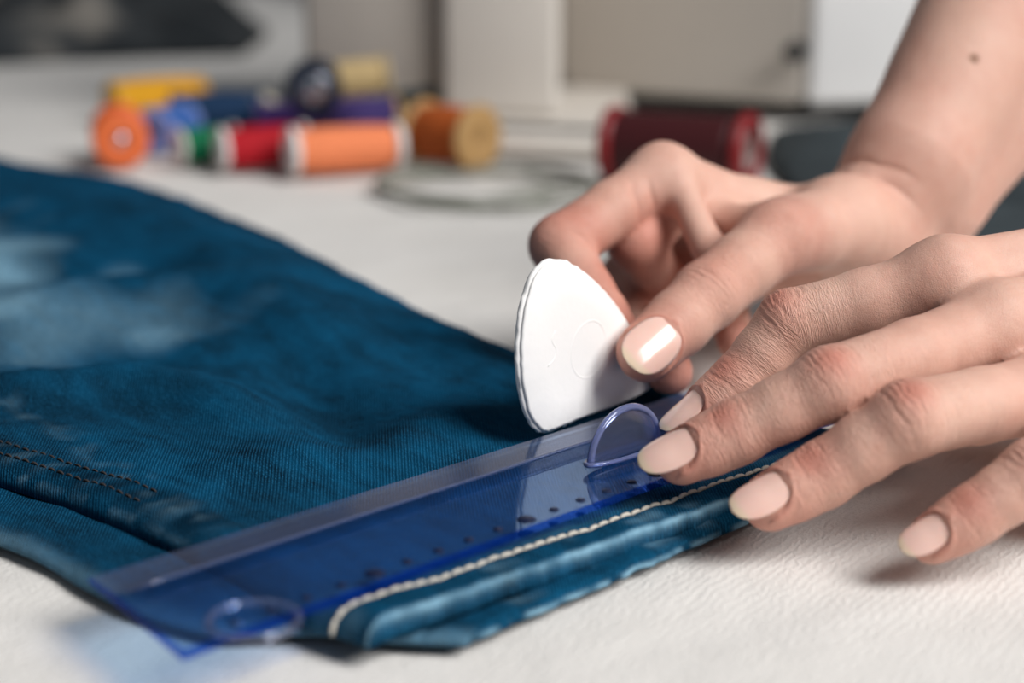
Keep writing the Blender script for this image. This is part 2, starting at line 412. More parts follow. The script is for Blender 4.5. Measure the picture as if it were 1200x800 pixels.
for c in range(TP.shape[1]):
    col = TDH[:, c]; r = int(np.argmax(col > ST)); a = (ST-col[r-1])/(col[r]-col[r-1])
    p = TP[r-1, c]*(1-a)+TP[r, c]*a; z = TZ[r-1, c]*(1-a)+TZ[r, c]*a
    p = p - e1*(.0007 if c < 7 else 0); path.append((p[0], p[1], z))
path = [q for q in path if (np.array(q[:2])-HEM_A)@e1 < .152]
sew('hem_stitch', st, path, .0033, jeans, .0004, .05)
st2 = stitch_mesh('seam_stitch', .0024, .00026, M_THREAD_DARK)
for off in (0.0025, .0085):
    path = []
    ns = catmull(near_pts, np.linspace(.13, .52, 60)); fs = catmull(far_pts, np.linspace(.13, .52, 60))
    for a, b in zip(ns, fs):
        p = a+nrm(b-a)*(off+.003); path.append((p[0], p[1], top_z(p)))
    sew('seam_stitch', st2, path, .0031, jeans, .0003, 0)

# ------------------------------------------------------------------ ruler
RZ = .0092
r_bl, r_tl = atz(215, 775, RZ)[:2], atz(105, 683, RZ)[:2]
r_dir = nrm(atz(760, 576, RZ)[:2]-r_bl); r_nor = np.array([-r_dir[1], r_dir[0]])
R_LEN, R_W, R_T, R_BEV = .195, .0425, .0017, .0125
r_cut = float((r_tl-r_bl)@r_dir)                                   # end edge is a little skewed by the rounded corner
ruler = empty('ruler', (r_bl[0], r_bl[1], RZ))
tag(ruler, 'clear blue plastic ruler with a round finger grip, lying along the denim hem', 'ruler')
def rp(s, tt, z): p = r_bl + r_dir*s + r_nor*tt; return (p[0], p[1], RZ+z)
prof = [(0, .0002), (.0003, 0), (R_W-.0003, 0), (R_W, .0002), (R_W, .0008), (R_W-R_BEV, R_T), (.0006, R_T), (0, R_T-.0006)]
n = len(prof); V, Fc, fm = [], [], []
svals = [0, .0004, .01, .05, .1, .15, R_LEN-.0004, R_LEN]
for i, s in enumerate(svals):
    for (a, z) in prof:
        k = .0003 if i in (0, len(svals)-1) else 0
        V.append(rp(s + r_cut*(a/R_W)*(1-s/R_LEN), min(max(a, k), R_W-k), z*(1-k*200)+k*.2))
for i in range(len(svals)-1):
    for j in range(n):
        j2 = (j+1) % n; Fc.append((i*n+j, i*n+j2, (i+1)*n+j2, (i+1)*n+j)); fm.append(1 if (j in (7, 6, 0) or i in (0, len(svals)-2)) else (2 if j == 4 else 0))
Fc.append(tuple(range(n))[::-1]); fm.append(1); Fc.append(tuple((len(svals)-1)*n+j for j in range(n))); fm.append(1)
o = mesh_obj('blade', V, Fc, M_ACRYL, ruler, False); o.data.materials.append(M_ACRYL_EDGE); o.data.materials.append(M_ACRYL_BEVEL)
o.data.polygons.foreach_set('material_index', fm)
# raised lip between the flat blade and the bevelled edge
V, Fc = tube([rp(s + r_cut*.7*(1-s/R_LEN), R_W-R_BEV, R_T) for s in np.linspace(.003, R_LEN-.003, 24)], .0005, 8)
mesh_obj('lip', V, Fc, M_ACRYL_CLEAR, ruler)
# centimetre holes: dark dots, every fifth one larger
hole_pts = [(440, 672, 1), (467, 656, 0), (493, 646, 0), (521, 636, 0), (552, 625, 0), (584, 619, 0), (616, 608, 1), (648, 592, 0), (678, 580, 0), (708, 570, 0)]
p_a, p_b = atz(440, 672, RZ+R_T)[:2], atz(616, 608, RZ+R_T)[:2]
sa, sb = (p_a-r_bl)@r_dir, (p_b-r_bl)@r_dir; ta = ((p_a-r_bl)@r_nor + (p_b-r_bl)@r_nor)/2
step = (sb-sa)/5
for k in range(-5, 12):
    s = sa+step*k
    if not .012 < s < R_LEN-.01: continue
    rr = .0021 if k % 5 == 0 else .0011
    V, Fc = lathe([(0, 0), (rr*.9, 0), (rr, -.0002), (rr, -.0004), (0, -.0004)], 20, loc=rp(s, ta, R_T+.0002))
    mesh_obj('hole_mark', V, Fc, M_MARK, ruler)
# finger grip: upright half disc with a thick rounded rim
g0 = atz(692, 545, RZ+R_T)[:2]; s0 = float((g0-r_bl)@r_dir); tg = float((g0-r_bl)@r_nor); gw, gh = .0238, .0112
arc = [rp(s0+gw/2-gw/2*math.cos(a), tg, R_T+gh*math.sin(a)) for a in np.linspace(0, math.pi, 28)]
V, Fc = tube(arc, .0009, 10); g = mesh_obj('finger_grip', V, Fc, M_ACRYL_EDGE, ruler); g.data.materials.clear(); g.data.materials.append(M_ACRYL_RIM)
Vw, Fw = [], []
for sgn in (-1, 1):
    for i, a in enumerate(np.linspace(0, math.pi, 28)):
        for rr in (0.02, .5, 1.0):
            Vw.append(rp(s0+gw/2-rr*gw/2*math.cos(a), tg+sgn*.0005, R_T+rr*gh*math.sin(a)))
for q in range(2):
    for i in range(27):
        for j in range(2):
            b = q*84+i*3+j; Fw.append((b, b+1, b+4, b+3) if q else (b, b+3, b+4, b+1))
mesh_obj('grip_web', Vw, Fw, M_ACRYL_CLEAR, g)
V, Fc = tube([rp(s0+gw/2-(gw/2+.0012)*math.cos(a), tg+.0032*math.sin(a), R_T+.0003) for a in np.linspace(0, 2*math.pi, 40)[:-1]], .0006, 8, True)
mesh_obj('grip_foot', V, Fc, M_ACRYL_RIM, g)
# hanging hole ring near the free end
c0 = atz(297, 728, RZ+R_T)[:2]; cs, ct = float((c0-r_bl)@r_dir), float((c0-r_bl)@r_nor)
V, Fc = tube([rp(cs+.0082*math.cos(a), ct+.0082*math.sin(a), R_T+.0002) for a in np.linspace(0, 2*math.pi, 48)[:-1]], .0008, 8, True)
mesh_obj('hanging_ring', V, Fc, M_ACRYL_CLEAR, ruler)

# ------------------------------------------------------------------ tailor's chalk
ch0 = atz(630, 506, .0098); chd = nrm(np.append(atz(752, 459, .0098)[:2]-ch0[:2], 0)); chn = np.array([chd[1], -chd[0], 0])
def on_chalk(u, v):
    d = ray(u, v); tt = ((ch0-_c)@chn)/(d@chn); return _c+d*tt
outl_px = [(630, 506), (617, 490), (609, 462), (605, 425), (606, 385), (612, 350), (622, 322), (635, 307), (650, 303), (666, 307), (686, 320),
           (708, 341), (728, 367), (743, 395), (755, 425), (761, 445), (757, 457), (742, 466), (715, 477), (685, 488), (655, 500), (640, 506)]
q = np.array([on_chalk(*p) for p in outl_px])
loop = np.array([((p-ch0)@chd, p[2]) for p in q])
loop = catmull(np.vstack([loop, loop[:1]]), 121)[:-1]; cc = loop.mean(0)
tng = np.roll(loop, -1, 0)-np.roll(loop, 1, 0); tng /= np.linalg.norm(tng, axis=1)[:, None]
nin = np.stack([-tng[:, 1], tng[:, 0]], 1); nin *= np.sign(((cc-loop)*nin).sum(1))[:, None]
lf_ = np.clip((cc[0]-loop[:, 0])/.008+.3, .12, 1)
rag = (.00045*vnoise(loop, 900, 3)+.0003*vnoise(loop, 2200, 5))*lf_
rings = [('c', .0016), (.0012, .0015), (.0008, .0013), (.0006, .0009), (.0008, .0007), (.0003, .00055), ('r', .0002), ('r2', -.0005), (.0006, -.0010), (.0012, -.0014), ('c', -.0015)]
V, Fc = [], []; m = len(loop)
for ins, dep in rings:
    if ins == 'c':
        for a, z in cc+(loop-cc)*.6: V.append(ch0*[1, 1, 0]+chd*a+np.array([0, 0, z])+chn*dep)
        continue
    k = rag if ins == 'r' else (rag*.6+.0001 if ins == 'r2' else ins + (.00018*vnoise(loop, 1500, 9)*lf_))
    L2 = loop+nin*(np.asarray(k)*np.ones(m))[:, None]
    for a, z in L2: V.append(ch0*[1, 1, 0]+chd*a+np.array([0, 0, z])+chn*dep)
for r in range(len(rings)-1):
    for i in range(m): Fc.append((r*m+i, r*m+(i+1) % m, (r+1)*m+(i+1) % m, (r+1)*m+i))
Fc.append(tuple(range(m))[::-1]); Fc.append(tuple((len(rings)-1)*m+i for i in range(m)))
chalk = mesh_obj('tailors_chalk', V, Fc, M_CHALK)
bm = bmesh.new(); bm.from_mesh(chalk.data); bmesh.ops.recalc_face_normals(bm, faces=bm.faces); bm.to_mesh(chalk.data); bm.free()
tag(chalk, 'white rounded triangle of tailor\'s chalk standing on edge at the ruler', 'chalk')
def chp(u, v, dep): p = on_chalk(u, v); return p+chn*dep
cen = on_chalk(684, 408)
V, Fc = tube([cen+chd*.0073*math.cos(a)+np.array([0, 0, .0073*math.sin(a)])+chn*.00142 for a in np.linspace(0, 2*math.pi, 48)[:-1]], .00028, 6, True)
mesh_obj('embossed_ring', V, Fc, M_CHALK, chalk)
V, Fc = tube([chp(u, v, .00142) for u, v in catmull([(645, 386), (641, 398), (646, 408), (643, 420), (636, 428)], 16)], .00028, 6)
mesh_obj('embossed_squiggle', V, Fc, M_CHALK, chalk)

# ------------------------------------------------------------------ hands (signed distance field -> surface nets)
class Field:
    def __init__(s, lo, hi, h):
        s.h = h; s.o = np.array(lo, float); s.n = np.ceil((np.array(hi)-s.o)/h).astype(int)+1
        s.ax = [s.o[i]+h*np.arange(s.n[i]) for i in range(3)]
    def new(s): return np.full(tuple(s.n), 40., np.float32)
    def sub(s, lo, hi):
        a = np.clip(np.floor((lo-s.o)/s.h).astype(int), 0, s.n-1); b = np.clip(np.ceil((hi-s.o)/s.h).astype(int)+1, 1, s.n)
        return tuple(slice(x, y) for x, y in zip(a, b))
    def cone(s, f, a, b, r1, r2, k=1.5, mar=9, cut=False):
        a, b = np.asarray(a, float), np.asarray(b, float); R = max(r1, r2)+mar
        sl = s.sub(np.minimum(a, b)-R, np.maximum(a, b)+R)
        x = s.ax[0][sl[0]].astype(np.float32)[:, None, None]; y = s.ax[1][sl[1]].astype(np.float32)[None, :, None]; z = s.ax[2][sl[2]].astype(np.float32)[None, None, :]
        if x.size == 0 or y.size == 0 or z.size == 0: return
        ba = b-a; l2 = float(ba@ba)
        px, py, pz = x-a[0], y-a[1], z-a[2]
        pp = px*px+py*py+pz*pz; yy = px*ba[0]+py*ba[1]+pz*ba[2]
        if l2 < 1e-6: d = np.sqrt(pp)-max(r1, r2)
        else:
            L = math.sqrt(l2); t = yy/l2; rad = np.sqrt(np.maximum(pp-yy*yy/l2, 0)); sl_ = (r1-r2)/L; cs = math.sqrt(max(1-sl_*sl_, 1e-6))
            t2 = np.clip(t+rad*sl_/cs/L, 0, 1)
            d = np.sqrt(rad*rad+((t-t2)*L)**2)-(r1+(r2-r1)*t2)
        g = f[sl]
        if cut:
            hh = np.maximum(k-np.abs(g+d), 0)/k; f[sl] = np.maximum(g, -d)+hh*hh*k*.25
        else:
            hh = np.maximum(k-np.abs(g-d), 0)/k; f[sl] = np.minimum(g, d)-hh*hh*k*.25
def smin(a, b, k):
    hh = np.maximum(k-np.abs(a-b), 0)/k; return np.minimum(a, b)-hh*hh*k*.25
def surface_nets(f, h, o):
    s = f < 0; nx, ny, nz = f.shape
    c = np.zeros((nx-1, ny-1, nz-1), np.uint8)
    offs = [(i, j, k) for i in (0, 1) for j in (0, 1) for k in (0, 1)]
    for i, j, k in offs: c += s[i:nx-1+i, j:ny-1+j, k:nz-1+k]
    act = np.argwhere((c > 0) & (c < 8)); idx = np.full(c.shape, -1, np.int32); idx[tuple(act.T)] = np.arange(len(act))
    val = np.stack([f[act[:, 0]+i, act[:, 1]+j, act[:, 2]+k] for i, j, k in offs], 1)
    P = np.zeros((len(act), 3)); cnt = np.zeros(len(act)); O = np.array(offs, float)
    for a in range(8):
        for b in range(a+1, 8):
            if np.abs(O[a]-O[b]).sum() != 1: continue
            va, vb = val[:, a], val[:, b]; m = (va < 0) != (vb < 0); tt = np.where(m, va/np.where(m, va-vb, 1), 0)
            P += np.where(m[:, None], O[a]+(O[b]-O[a])*tt[:, None], 0); cnt += m
    P = (act+P/cnt[:, None])*h+o
    faces = []
    for ax in range(3):
        sl1 = [slice(None)]*3; sl2 = [slice(None)]*3; sl1[ax] = slice(0, -1); sl2[ax] = slice(1, None)
        A, B = s[tuple(sl1)], s[tuple(sl2)]; e = np.argwhere(A != B)
        u, v = (ax+1) % 3, (ax+2) % 3
        ok = (e[:, u] > 0) & (e[:, v] > 0) & (e[:, u] < f.shape[u]-1) & (e[:, v] < f.shape[v]-1); e = e[ok]
        def cell(du, dv):
            q = e.copy(); q[:, u] -= du; q[:, v] -= dv; return idx[q[:, 0], q[:, 1], q[:, 2]]
        Q = np.stack([cell(1, 1), cell(0, 1), cell(0, 0), cell(1, 0)], 1)
        fl = ~A[tuple(e.T)]; Q[fl] = Q[fl][:, ::-1]; faces.append(Q)
    return P, np.vstack(faces)

def build_hand(label, parent, lo, hi, h, palm, fingers, creases, moles, k_root=6., extra=None):
    """all in mm. palm: list of (a,b,r1,r2,k); fingers: dict name->dict(j=[joints], r=[radii], k)"""
    F = Field(lo, hi, h); pal = F.new()
    for a, b, r1, r2, k in palm: F.cone(pal, a, b, r1, r2, k)
    tot = None
    for name, fg in fingers.items():
        J, R = fg['j'], fg['r']; g = F.new()
        for i in range(len(J)-1):
            mid = (J[i]+J[i+1])/2; rm = .5*(R[i]+R[i+1])*(.93 if i < len(J)-2 else .99)
            F.cone(g, J[i], mid, R[i], rm, 2.2); F.cone(g, mid, J[i+1], rm, R[i+1], 2.2)
        for a, b, r1, r2, k in fg.get('add', []): F.cone(g, a, b, r1, r2, k)
        JJ = np.array(J); sl = F.sub(JJ.min(0)-22, JJ.max(0)+22)
        if tot is None: tot = pal.copy()
        dn = smin(pal[sl], g[sl], fg.get('k', k_root)); tc = tot[sl]; pc = pal[sl]
        ke = .6*np.clip(np.minimum(pc-tc, pc-dn), 0, 1)+1e-4
        tot[sl] = smin(tc, dn, ke)
    if extra: extra(F, tot)
    P, Q = surface_nets(tot, h, F.o)
    me = bpy.data.meshes.new('hand_base'); me.from_pydata((P*.001).tolist(), [], Q.tolist()); me.update()
    tmp = bpy.data.objects.new('hand_base', me); COL.objects.link(tmp)
    sm = tmp.modifiers.new('s', 'SMOOTH'); sm.iterations = 2; sm.factor = .5
    sd = tmp.modifiers.new('d', 'SUBSURF'); sd.levels = 1; sd.render_levels = 1
    dg = bpy.context.evaluated_depsgraph_get(); dg.update()
    me2 = bpy.data.meshes.new_from_object(tmp.evaluated_get(dg)); bpy.data.objects.remove(tmp); bpy.data.meshes.remove(me)
    me2.name = 'hand'
    o = link('hand', me2, M_SKIN, parent); o['label'] = label
    nv = len(me2.vertices); P = np.empty(nv*3, np.float32); me2.vertices.foreach_get('co', P); P = P.reshape(-1, 3)*1000.
    N = np.empty(nv*3, np.float32); me2.vertices.foreach_get('normal', N); N = N.reshape(-1, 3)
    disp = np.zeros(nv); red = np.zeros(nv); pale = np.zeros(nv)
    def local(j, ax, dors, lim):
        rel = P-j; m = np.where((rel*rel).sum(1) < lim*lim)[0]; rel = rel[m]
        s = np.cross(ax, dors); return m, rel@ax, rel@s, rel@dors
    for name, fg in fingers.items():
        J, R = [np.asarray(x, float) for x in fg['j']], fg['r']; dh = nrm(fg['dorsal'])
        for ji, spec in fg.get('crease', {}).items():
            ax = nrm(J[ji+1]-J[ji-1]) if 0 < ji < len(J)-1 else nrm(J[-1]-J[-2]); d = nrm(dh-ax*(dh@ax))
            lim = R[ji]*2.0; m, x, y, z = local(J[ji], ax, d, lim)
            if not len(m): continue
            Pm = P[m]; inside = np.exp(-np.maximum(np.hypot(y, z)-R[ji]*1.25, 0)**2/.8)
            dm = np.clip((z+R[ji]*.35)/(R[ji]*.5), 0, 1)*inside
            wob = .35*vnoise(Pm, .35, ji+len(name)) + .25*vnoise(Pm, .9, ji+9)
            lines, amp, wd, curve = spec
            for q, x0 in enumerate(lines):
                xx = x-x0-np.sign(x0)*curve*(-(y/R[ji])**2)*1.0+wob
                a = amp*(.65+.5*rng.random()); br = .55+.45*vnoise(np.stack([y, x*0+q*3.1, x*0], -1), .5, q+3)
                cr = np.exp(-(xx/wd)**2)*dm*np.exp(-(y/(R[ji]*(.75+.2*rng.random())))**4)*br; disp[m] -= a*cr; red[m] += .32*cr*np.clip(br, 0, 1)
            disp[m] += .28*amp*np.exp(-(x/4.5)**2)*dm
            red[m] = np.maximum(red[m], fg.get('knred', .66)*np.exp(-(x/5.5)**2-(y/6)**2)*dm)
        for xoff, ji, amp, wd in fg.get('palmar', []):
            ax = nrm(J[ji+1]-J[ji-1]); d = nrm(dh-ax*(dh@ax)); m, x, y, z = local(J[ji], ax, d, R[ji]*2.1)
            if len(m): disp[m] += -amp*np.exp(-((x-xoff)/wd)**2)*np.clip(-z/R[ji]+.3, 0, 1)
        if 'allred' in fg:
            for jj in J[1:]: red = np.maximum(red, fg['allred']*np.exp(-(((P-jj)**2).sum(1)/15.**2)**2))
        # fingertip flush
        rel = P-J[-1]; dd = np.sqrt((rel*rel).sum(1)); red = np.maximum(red, fg.get('tipred', .5)*np.exp(-(dd/(R[-1]*2.0))**2))
        if 'nail' in fg:
            L, Wn, xc, lift = fg['nail']; ax = nrm(J[-1]-J[-2]); nd = nrm(fg.get('ndorsal', fg['dorsal'])); d = nrm(nd-ax*(nd@ax)); s = np.cross(ax, d); r = R[-1]
            # nail plate
            nu, nw = 22, 17; U = np.linspace(-1, 1, nu); Wd = np.linspace(-1, 1, nw); V = np.zeros((nu, nw, 3)); fr = np.zeros((nu, nw))
            Rc = Wn*fg.get('ncurve', .62)
            for i, u in enumerate(U):
                hw = Wn/2*(1-abs(u)**(2.6 if u < 0 else 2.0))**.5 if abs(u) < 1 else .02
                hw = max(hw, .12)
                for j, q in enumerate(Wd):
                    ph = q*hw/Rc; xx = xc+u*L/2; tap = (R[-2]-r)*max(0, -xx)/np.linalg.norm(J[-1]-J[-2])
                    zz = r+lift+tap - Rc*(1-math.cos(ph)) - .020*(xx-xc)**2*(.9 if u > 0 else .25) - .9*max(0, -u-.85)
                    V[i, j] = J[-1]+ax*xx+s*Rc*math.sin(ph)+d*zz
                    fr[i, j] = 1/(1+math.exp(-(u-.74+.10*q*q)*30))
            no = grid_obj('fingernail', V*.001, M_NAIL, o, flip=False); no.parent = o; no.matrix_parent_inverse = Matrix()
            set_attr(no, 'free', fr)
            so = no.modifiers.new('t', 'SOLIDIFY'); so.thickness = .00055; so.offset = -1
            bmn = bmesh.new(); bmn.from_mesh(no.data); bmesh.ops.recalc_face_normals(bmn, faces=bmn.faces)
            if sum((f.normal.dot(Vector(d))) for f in bmn.faces) < 0: bmesh.ops.reverse_faces(bmn, faces=bmn.faces)
            bmn.to_mesh(no.data); bmn.free()
            # skin around it: sink the bed, raise the fold
            m, x, y, z = local(J[-1], ax, d, L*1.3); up = np.clip(z/(r*.4), 0, 1)
            uu = (x-xc)/(L/2); hw = Wn/2*np.sqrt(np.clip(1-np.abs(uu)**2.8, 0, 1)); e = np.hypot(np.maximum(np.abs(y)-hw, 0), np.maximum(np.abs(uu)-1, 0)*L/2)
            ins = (np.abs(uu) < 1) & (np.abs(y) < hw)
            disp[m] += np.where(ins, -.45, 0)*up*np.clip((1-np.abs(uu))*6-.3, 0, 1)
            fold = np.exp(-((e-.7)/.75)**2)*(~ins)*up*np.clip((.75-uu)*3, 0, 1)
            disp[m] += .26*fold
            red[m] = np.maximum(red[m], .55*np.exp(-((e-.3)/1.1)**2)*(~ins)*up*np.clip((.85-uu)*3, 0, 1))
    # coordinates along / across each finger for fine transverse lines
    fcv = np.zeros((nv, 3)); best = np.full(nv, 1e9); kn = np.zeros(nv)
    for q, fg in enumerate(fingers.values()):
        J = [np.asarray(x, float) for x in fg['j']]; dh = nrm(fg['dorsal']); acc = 0
        for i in range(len(J)-1):
            d = J[i+1]-J[i]; L = np.linalg.norm(d); ax = d/L; rel = P-J[i]; x = rel@ax; tt = np.clip(x, 0, L)
            dist = np.linalg.norm(rel-tt[:, None]*ax, axis=1)-(fg['r'][i]*(1-tt/L)+fg['r'][i+1]*tt/L); m = dist < best
            side = nrm(np.cross(ax, dh)); best = np.where(m, dist, best)
            fcv[m] = np.stack([(acc+x)*1.25, (rel@side)*.22+q*7.3, (rel@dh)*.1], 1)[m]
            acc += L
        for i in (1, 2):
            dm = ((P-J[i])**2).sum(1); ax = nrm(J[i+1]-J[i-1]); dd = nrm(dh-ax*(dh@ax)); up = np.clip(((P-J[i])@dd)/fg['r'][i]+.5, 0, 1)
            kn = np.maximum(kn, np.exp(-dm/(fg['r'][i]*1.35)**2)*2.2*up)
    kn = np.clip(kn, .05, 1)*np.clip((4-best)/3, 0.25, 1)
    for j, ax, dors, x0, amp, wd, lim in creases:
        m, x, y, z = local(np.asarray(j, float), nrm(ax), nrm(dors), lim)
        if len(m):
            wob = .8*vnoise(P[m], .2, 5)
            disp[m] += -amp*np.exp(-((x-x0+wob)/wd)**2)*np.exp(-(y/(lim*.6))**4)*np.clip(z*.5+.5, 0, 1)
    disp += .10*vnoise(P, .12, 2)+.05*vnoise(P, .35, 6)
    ml = np.zeros(nv)
    for c, r in moles: ml = np.maximum(ml, np.exp(-(((P-np.asarray(c))**2).sum(1)/r**2)**2)*.85)
    red = np.clip(red+.10*vnoise(P, .08, 13), 0, 1)
    P2 = (P+N*disp[:, None])*.001; me2.vertices.foreach_set('co', P2.astype(np.float32).ravel()); me2.update()
    va = me2.attributes.new('finger_coord', 'FLOAT_VECTOR', 'POINT'); va.data.foreach_set('vector', fcv.astype(np.float32).ravel()); set_attr(o, 'knuckle', kn)
    set_attr(o, 'red', red); set_attr(o, 'mole', ml); set_attr(o, 'pale', np.clip(.5*vnoise(P, .05, 19), 0, 1))
    return o

person = empty('person', (.2, .45, 0))
tag(person, 'bare-armed person whose two hands hold chalk and ruler on denim', 'person')
Zc = lambda u, v, z: atz(u, v, z/1000)*1000
Yc = lambda u, v, y: aty(u, v, y/1000)*1000
A = np.array
KN = ([-5.4, -4.0, -2.7, -1.4, -.2, 1.1, 2.4, 3.8, 5.2], .36, .42, 1.8)
DK = ([-3.0, -1.9, -.8, .4, 1.5, 2.7], .28, .38, 1.0)

# left hand, palm down, pressing the ruler
I = [A([102., 394, 49]), Zc(925, 378, 39), Zc(864, 449, 25), Zc(818, 488, 17.4)]
Mi = [A([111., 381, 41]), Zc(973, 450, 34.5), Zc(861, 507, 23), Zc(799, 536, 17.6)]
Ri = [A([120.5, 366.5, 30]), Zc(1065, 491, 30), Zc(962, 557, 17), Zc(903, 589, 11.8)]
Pi = [A([127., 355, 25]), Zc(1212, 556, 21), Zc(1140, 604, 12.5), Zc(1093, 632, 7.6)]
Th = [A([172., 415, 30]), A([152., 418, 22]), A([130., 420, 14]), A([114., 419, 10.])]
WR = A([190., 412, 44]); EL = A([330., 470, 80])
lf = dict(
    index=dict(j=I, r=[9.2, 7.8, 6.7, 5.7], dorsal=(-.35, -.35, 1), ndorsal=(-.55, -.42, .8), nail=(13.5, 9, 2.2, 0), crease={1: KN, 2: DK}),
    middle=dict(j=Mi, r=[9.4, 8.1, 7.1, 6.2], dorsal=(-.25, -.6, 1), ndorsal=(-.2, -.75, .9), nail=(14.5, 10.2, 2.2, .05), crease={1: KN, 2: DK}),
    ring=dict(j=Ri, r=[9.2, 8.3, 7.1, 6.2], dorsal=(-.25, -.6, 1), ndorsal=(-.25, -.75, .9), nail=(14, 10.2, 2.2, .05), crease={1: KN, 2: DK}),
    pinky=dict(j=Pi, r=[8.4, 7.2, 6.2, 5.3], dorsal=(-.2, -.7, 1), ndorsal=(-.2, -.8, .9), nail=(11.5, 8.4, 1.6, .05), crease={1: KN, 2: DK}),
    thumb=dict(j=Th, r=[12, 10, 8.6, 7.4], dorsal=(-.2, .6, .8)))
pl = [(I[0], WR+A([0, 14, 4]), 8.6, 15, 4.5), (Mi[0], WR+A([0, 3, 3]), 8.8, 16, 4.5), (Ri[0], WR+A([0, -7, -2]), 8.6, 15, 4.5), (Pi[0], WR+A([0, -15, -8]), 8.2, 13, 4.5),
      *[(m0+A([1, 0, 6.2]), WR+A([-12, dy, 17]), 3.2, 2.6, 3.) for m0, dy in ((I[0], 12), (Mi[0], 4), (Ri[0], -4))],
      (A([132, 352, 17]), WR+A([-6, -15, -22]), 8.5, 13, 6), (A([150, 375, 24]), WR+A([-8, -4, -16]), 10, 13, 6),
      (A([130, 400, 34]), WR+A([0, 4, -6]), 9, 14, 8), (Th[0], WR+A([0, 8, -4]), 12, 14, 8), (Mi[0]+A([2, 0, 1.2]), Mi[0]+A([2, 0, 1.2]), 9.6, 9.6, 4), (I[0], I[0]+A([1, 0, 0.6]), 10, 10, 4),
      (WR+A([0, 6, 0]), EL+A([0, 8, 0]), 19, 30, 10), (WR+A([0, -6, -2]), EL+A([0, -8, 0]), 18, 29, 10)]
build_hand('left hand laid palm down with spread fingers pressing the ruler', person, (20, 315, -4), (262, 478, 92), .8, pl, lf, [], [], 4.5)

# right hand pinching the chalk
Ti = [Yc(985, 264, 486), Yc(908, 281, 457), Yc(829, 346, 434), Yc(758, 412, 418)]
I2 = [Yc(776, 207, 487), Yc(657, 288, 464), Yc(688, 345, 453), Yc(722, 392, 442)]
M2 = [Yc(798, 226, 498), Yc(745, 282, 479), Yc(772, 326, 498), Yc(800, 372, 504)]
R2 = [Yc(850, 260, 516), Yc(735, 325, 508), Yc(742, 375, 488), Yc(785, 436, 435)]
P2_ = [Yc(895, 268, 536), Yc(840, 320, 540), Yc(850, 355, 508), Yc(862, 400, 470)]
W1, W2 = Yc(1015, 265, 500), Yc(1050, 290, 522)
E1, E2 = Yc(1233, -108, 560), Yc(1308, -61, 575)
F1, F2 = Yc(1066, 192, 508), Yc(1077, 240, 520)
rf = dict(
    thumb=dict(j=Ti, r=[13, 10.4, 9.0, 7.9], dorsal=(-.35, -.9, .55), ndorsal=(-.1, -1, .32), nail=(17.5, 14.2, 2.0, 0), k=8, knred=.4, allred=.4, crease={2: ([-5.5, -4, -2.6, -1.2, .2, 1.6, 3.2], .5, .45, .9)}, ncurve=.7),
    index=dict(j=I2, r=[9.2, 8.6, 7.6, 6.6], dorsal=(-.8, .1, .8), tipred=.75, allred=.6, palmar=[(0, 1, .7, .8)]),
    middle=dict(j=M2, r=[9.2, 8.4, 7.4, 6.3], dorsal=(-.8, .3, .6), tipred=.7, allred=.55),
    ring=dict(j=R2, r=[8.8, 8, 7, 6.2], dorsal=(-.8, .4, .6), allred=.45),
    pinky=dict(j=P2_, r=[8, 7, 6.2, 5.4], dorsal=(-.8, .5, .6)))
MC = Yc(882, 247, 498)
pl = [(I2[0], MC, 8.4, 8.4, 5), (MC, W1, 8.4, 12, 6), (M2[0], Yc(895, 268, 512), 8.4, 9, 5), (Yc(895, 268, 512), W1+A([6, 10, -4]), 9, 12, 6), (R2[0], W2+A([0, 0, 4]), 8.8, 13, 7), (P2_[0], W2+A([0, 6, -4]), 8, 12, 7),
      (Ti[0], W1+A([4, 0, -4]), 13, 14, 8), (Yc(794, 215, 480), Yc(830, 292, 464), 4.6, 4.8, 6.5), (Yc(845, 262, 482), Yc(905, 272, 470), 6, 8, 6),
      (Yc(845, 300, 508), Yc(980, 300, 512), 12, 15, 8), (W1, F1, 14, 17, 10), (W2, F2, 14, 17, 10), (F1, E1, 18.0, 28, 9), (F2, E2, 17.5, 28, 9)]
fa = nrm(E1-F1)
build_hand('right hand pinching white chalk, thumb towards the viewer, forearm rising', person, (0, 395, 4), (250, 618, 200), .95, pl, rf,
           [(Yc(692, 280, 450), (.66, 0, .75), (0, -1, 0), 0, 1.3, .9, 13), (Yc(745, 235, 474), (1, 0, .25), (0, -1, 0), 0, .5, .8, 9), (Yc(763, 230, 474), (1, 0, .25), (0, -1, 0), 0, .5, .8, 9), (Yc(1005, 222, 498), fa, (0, -.6, .8), 0, .8, 1.1, 26), (Yc(1005, 222, 498), fa, (0, -.6, .8), 5, .45, 1.0, 22)],
           [(Yc(1142, 68, 512), 1.7), (Yc(1142, 68, 505), 1.7), (Yc(1142, 68, 498), 1.7)], 6.)

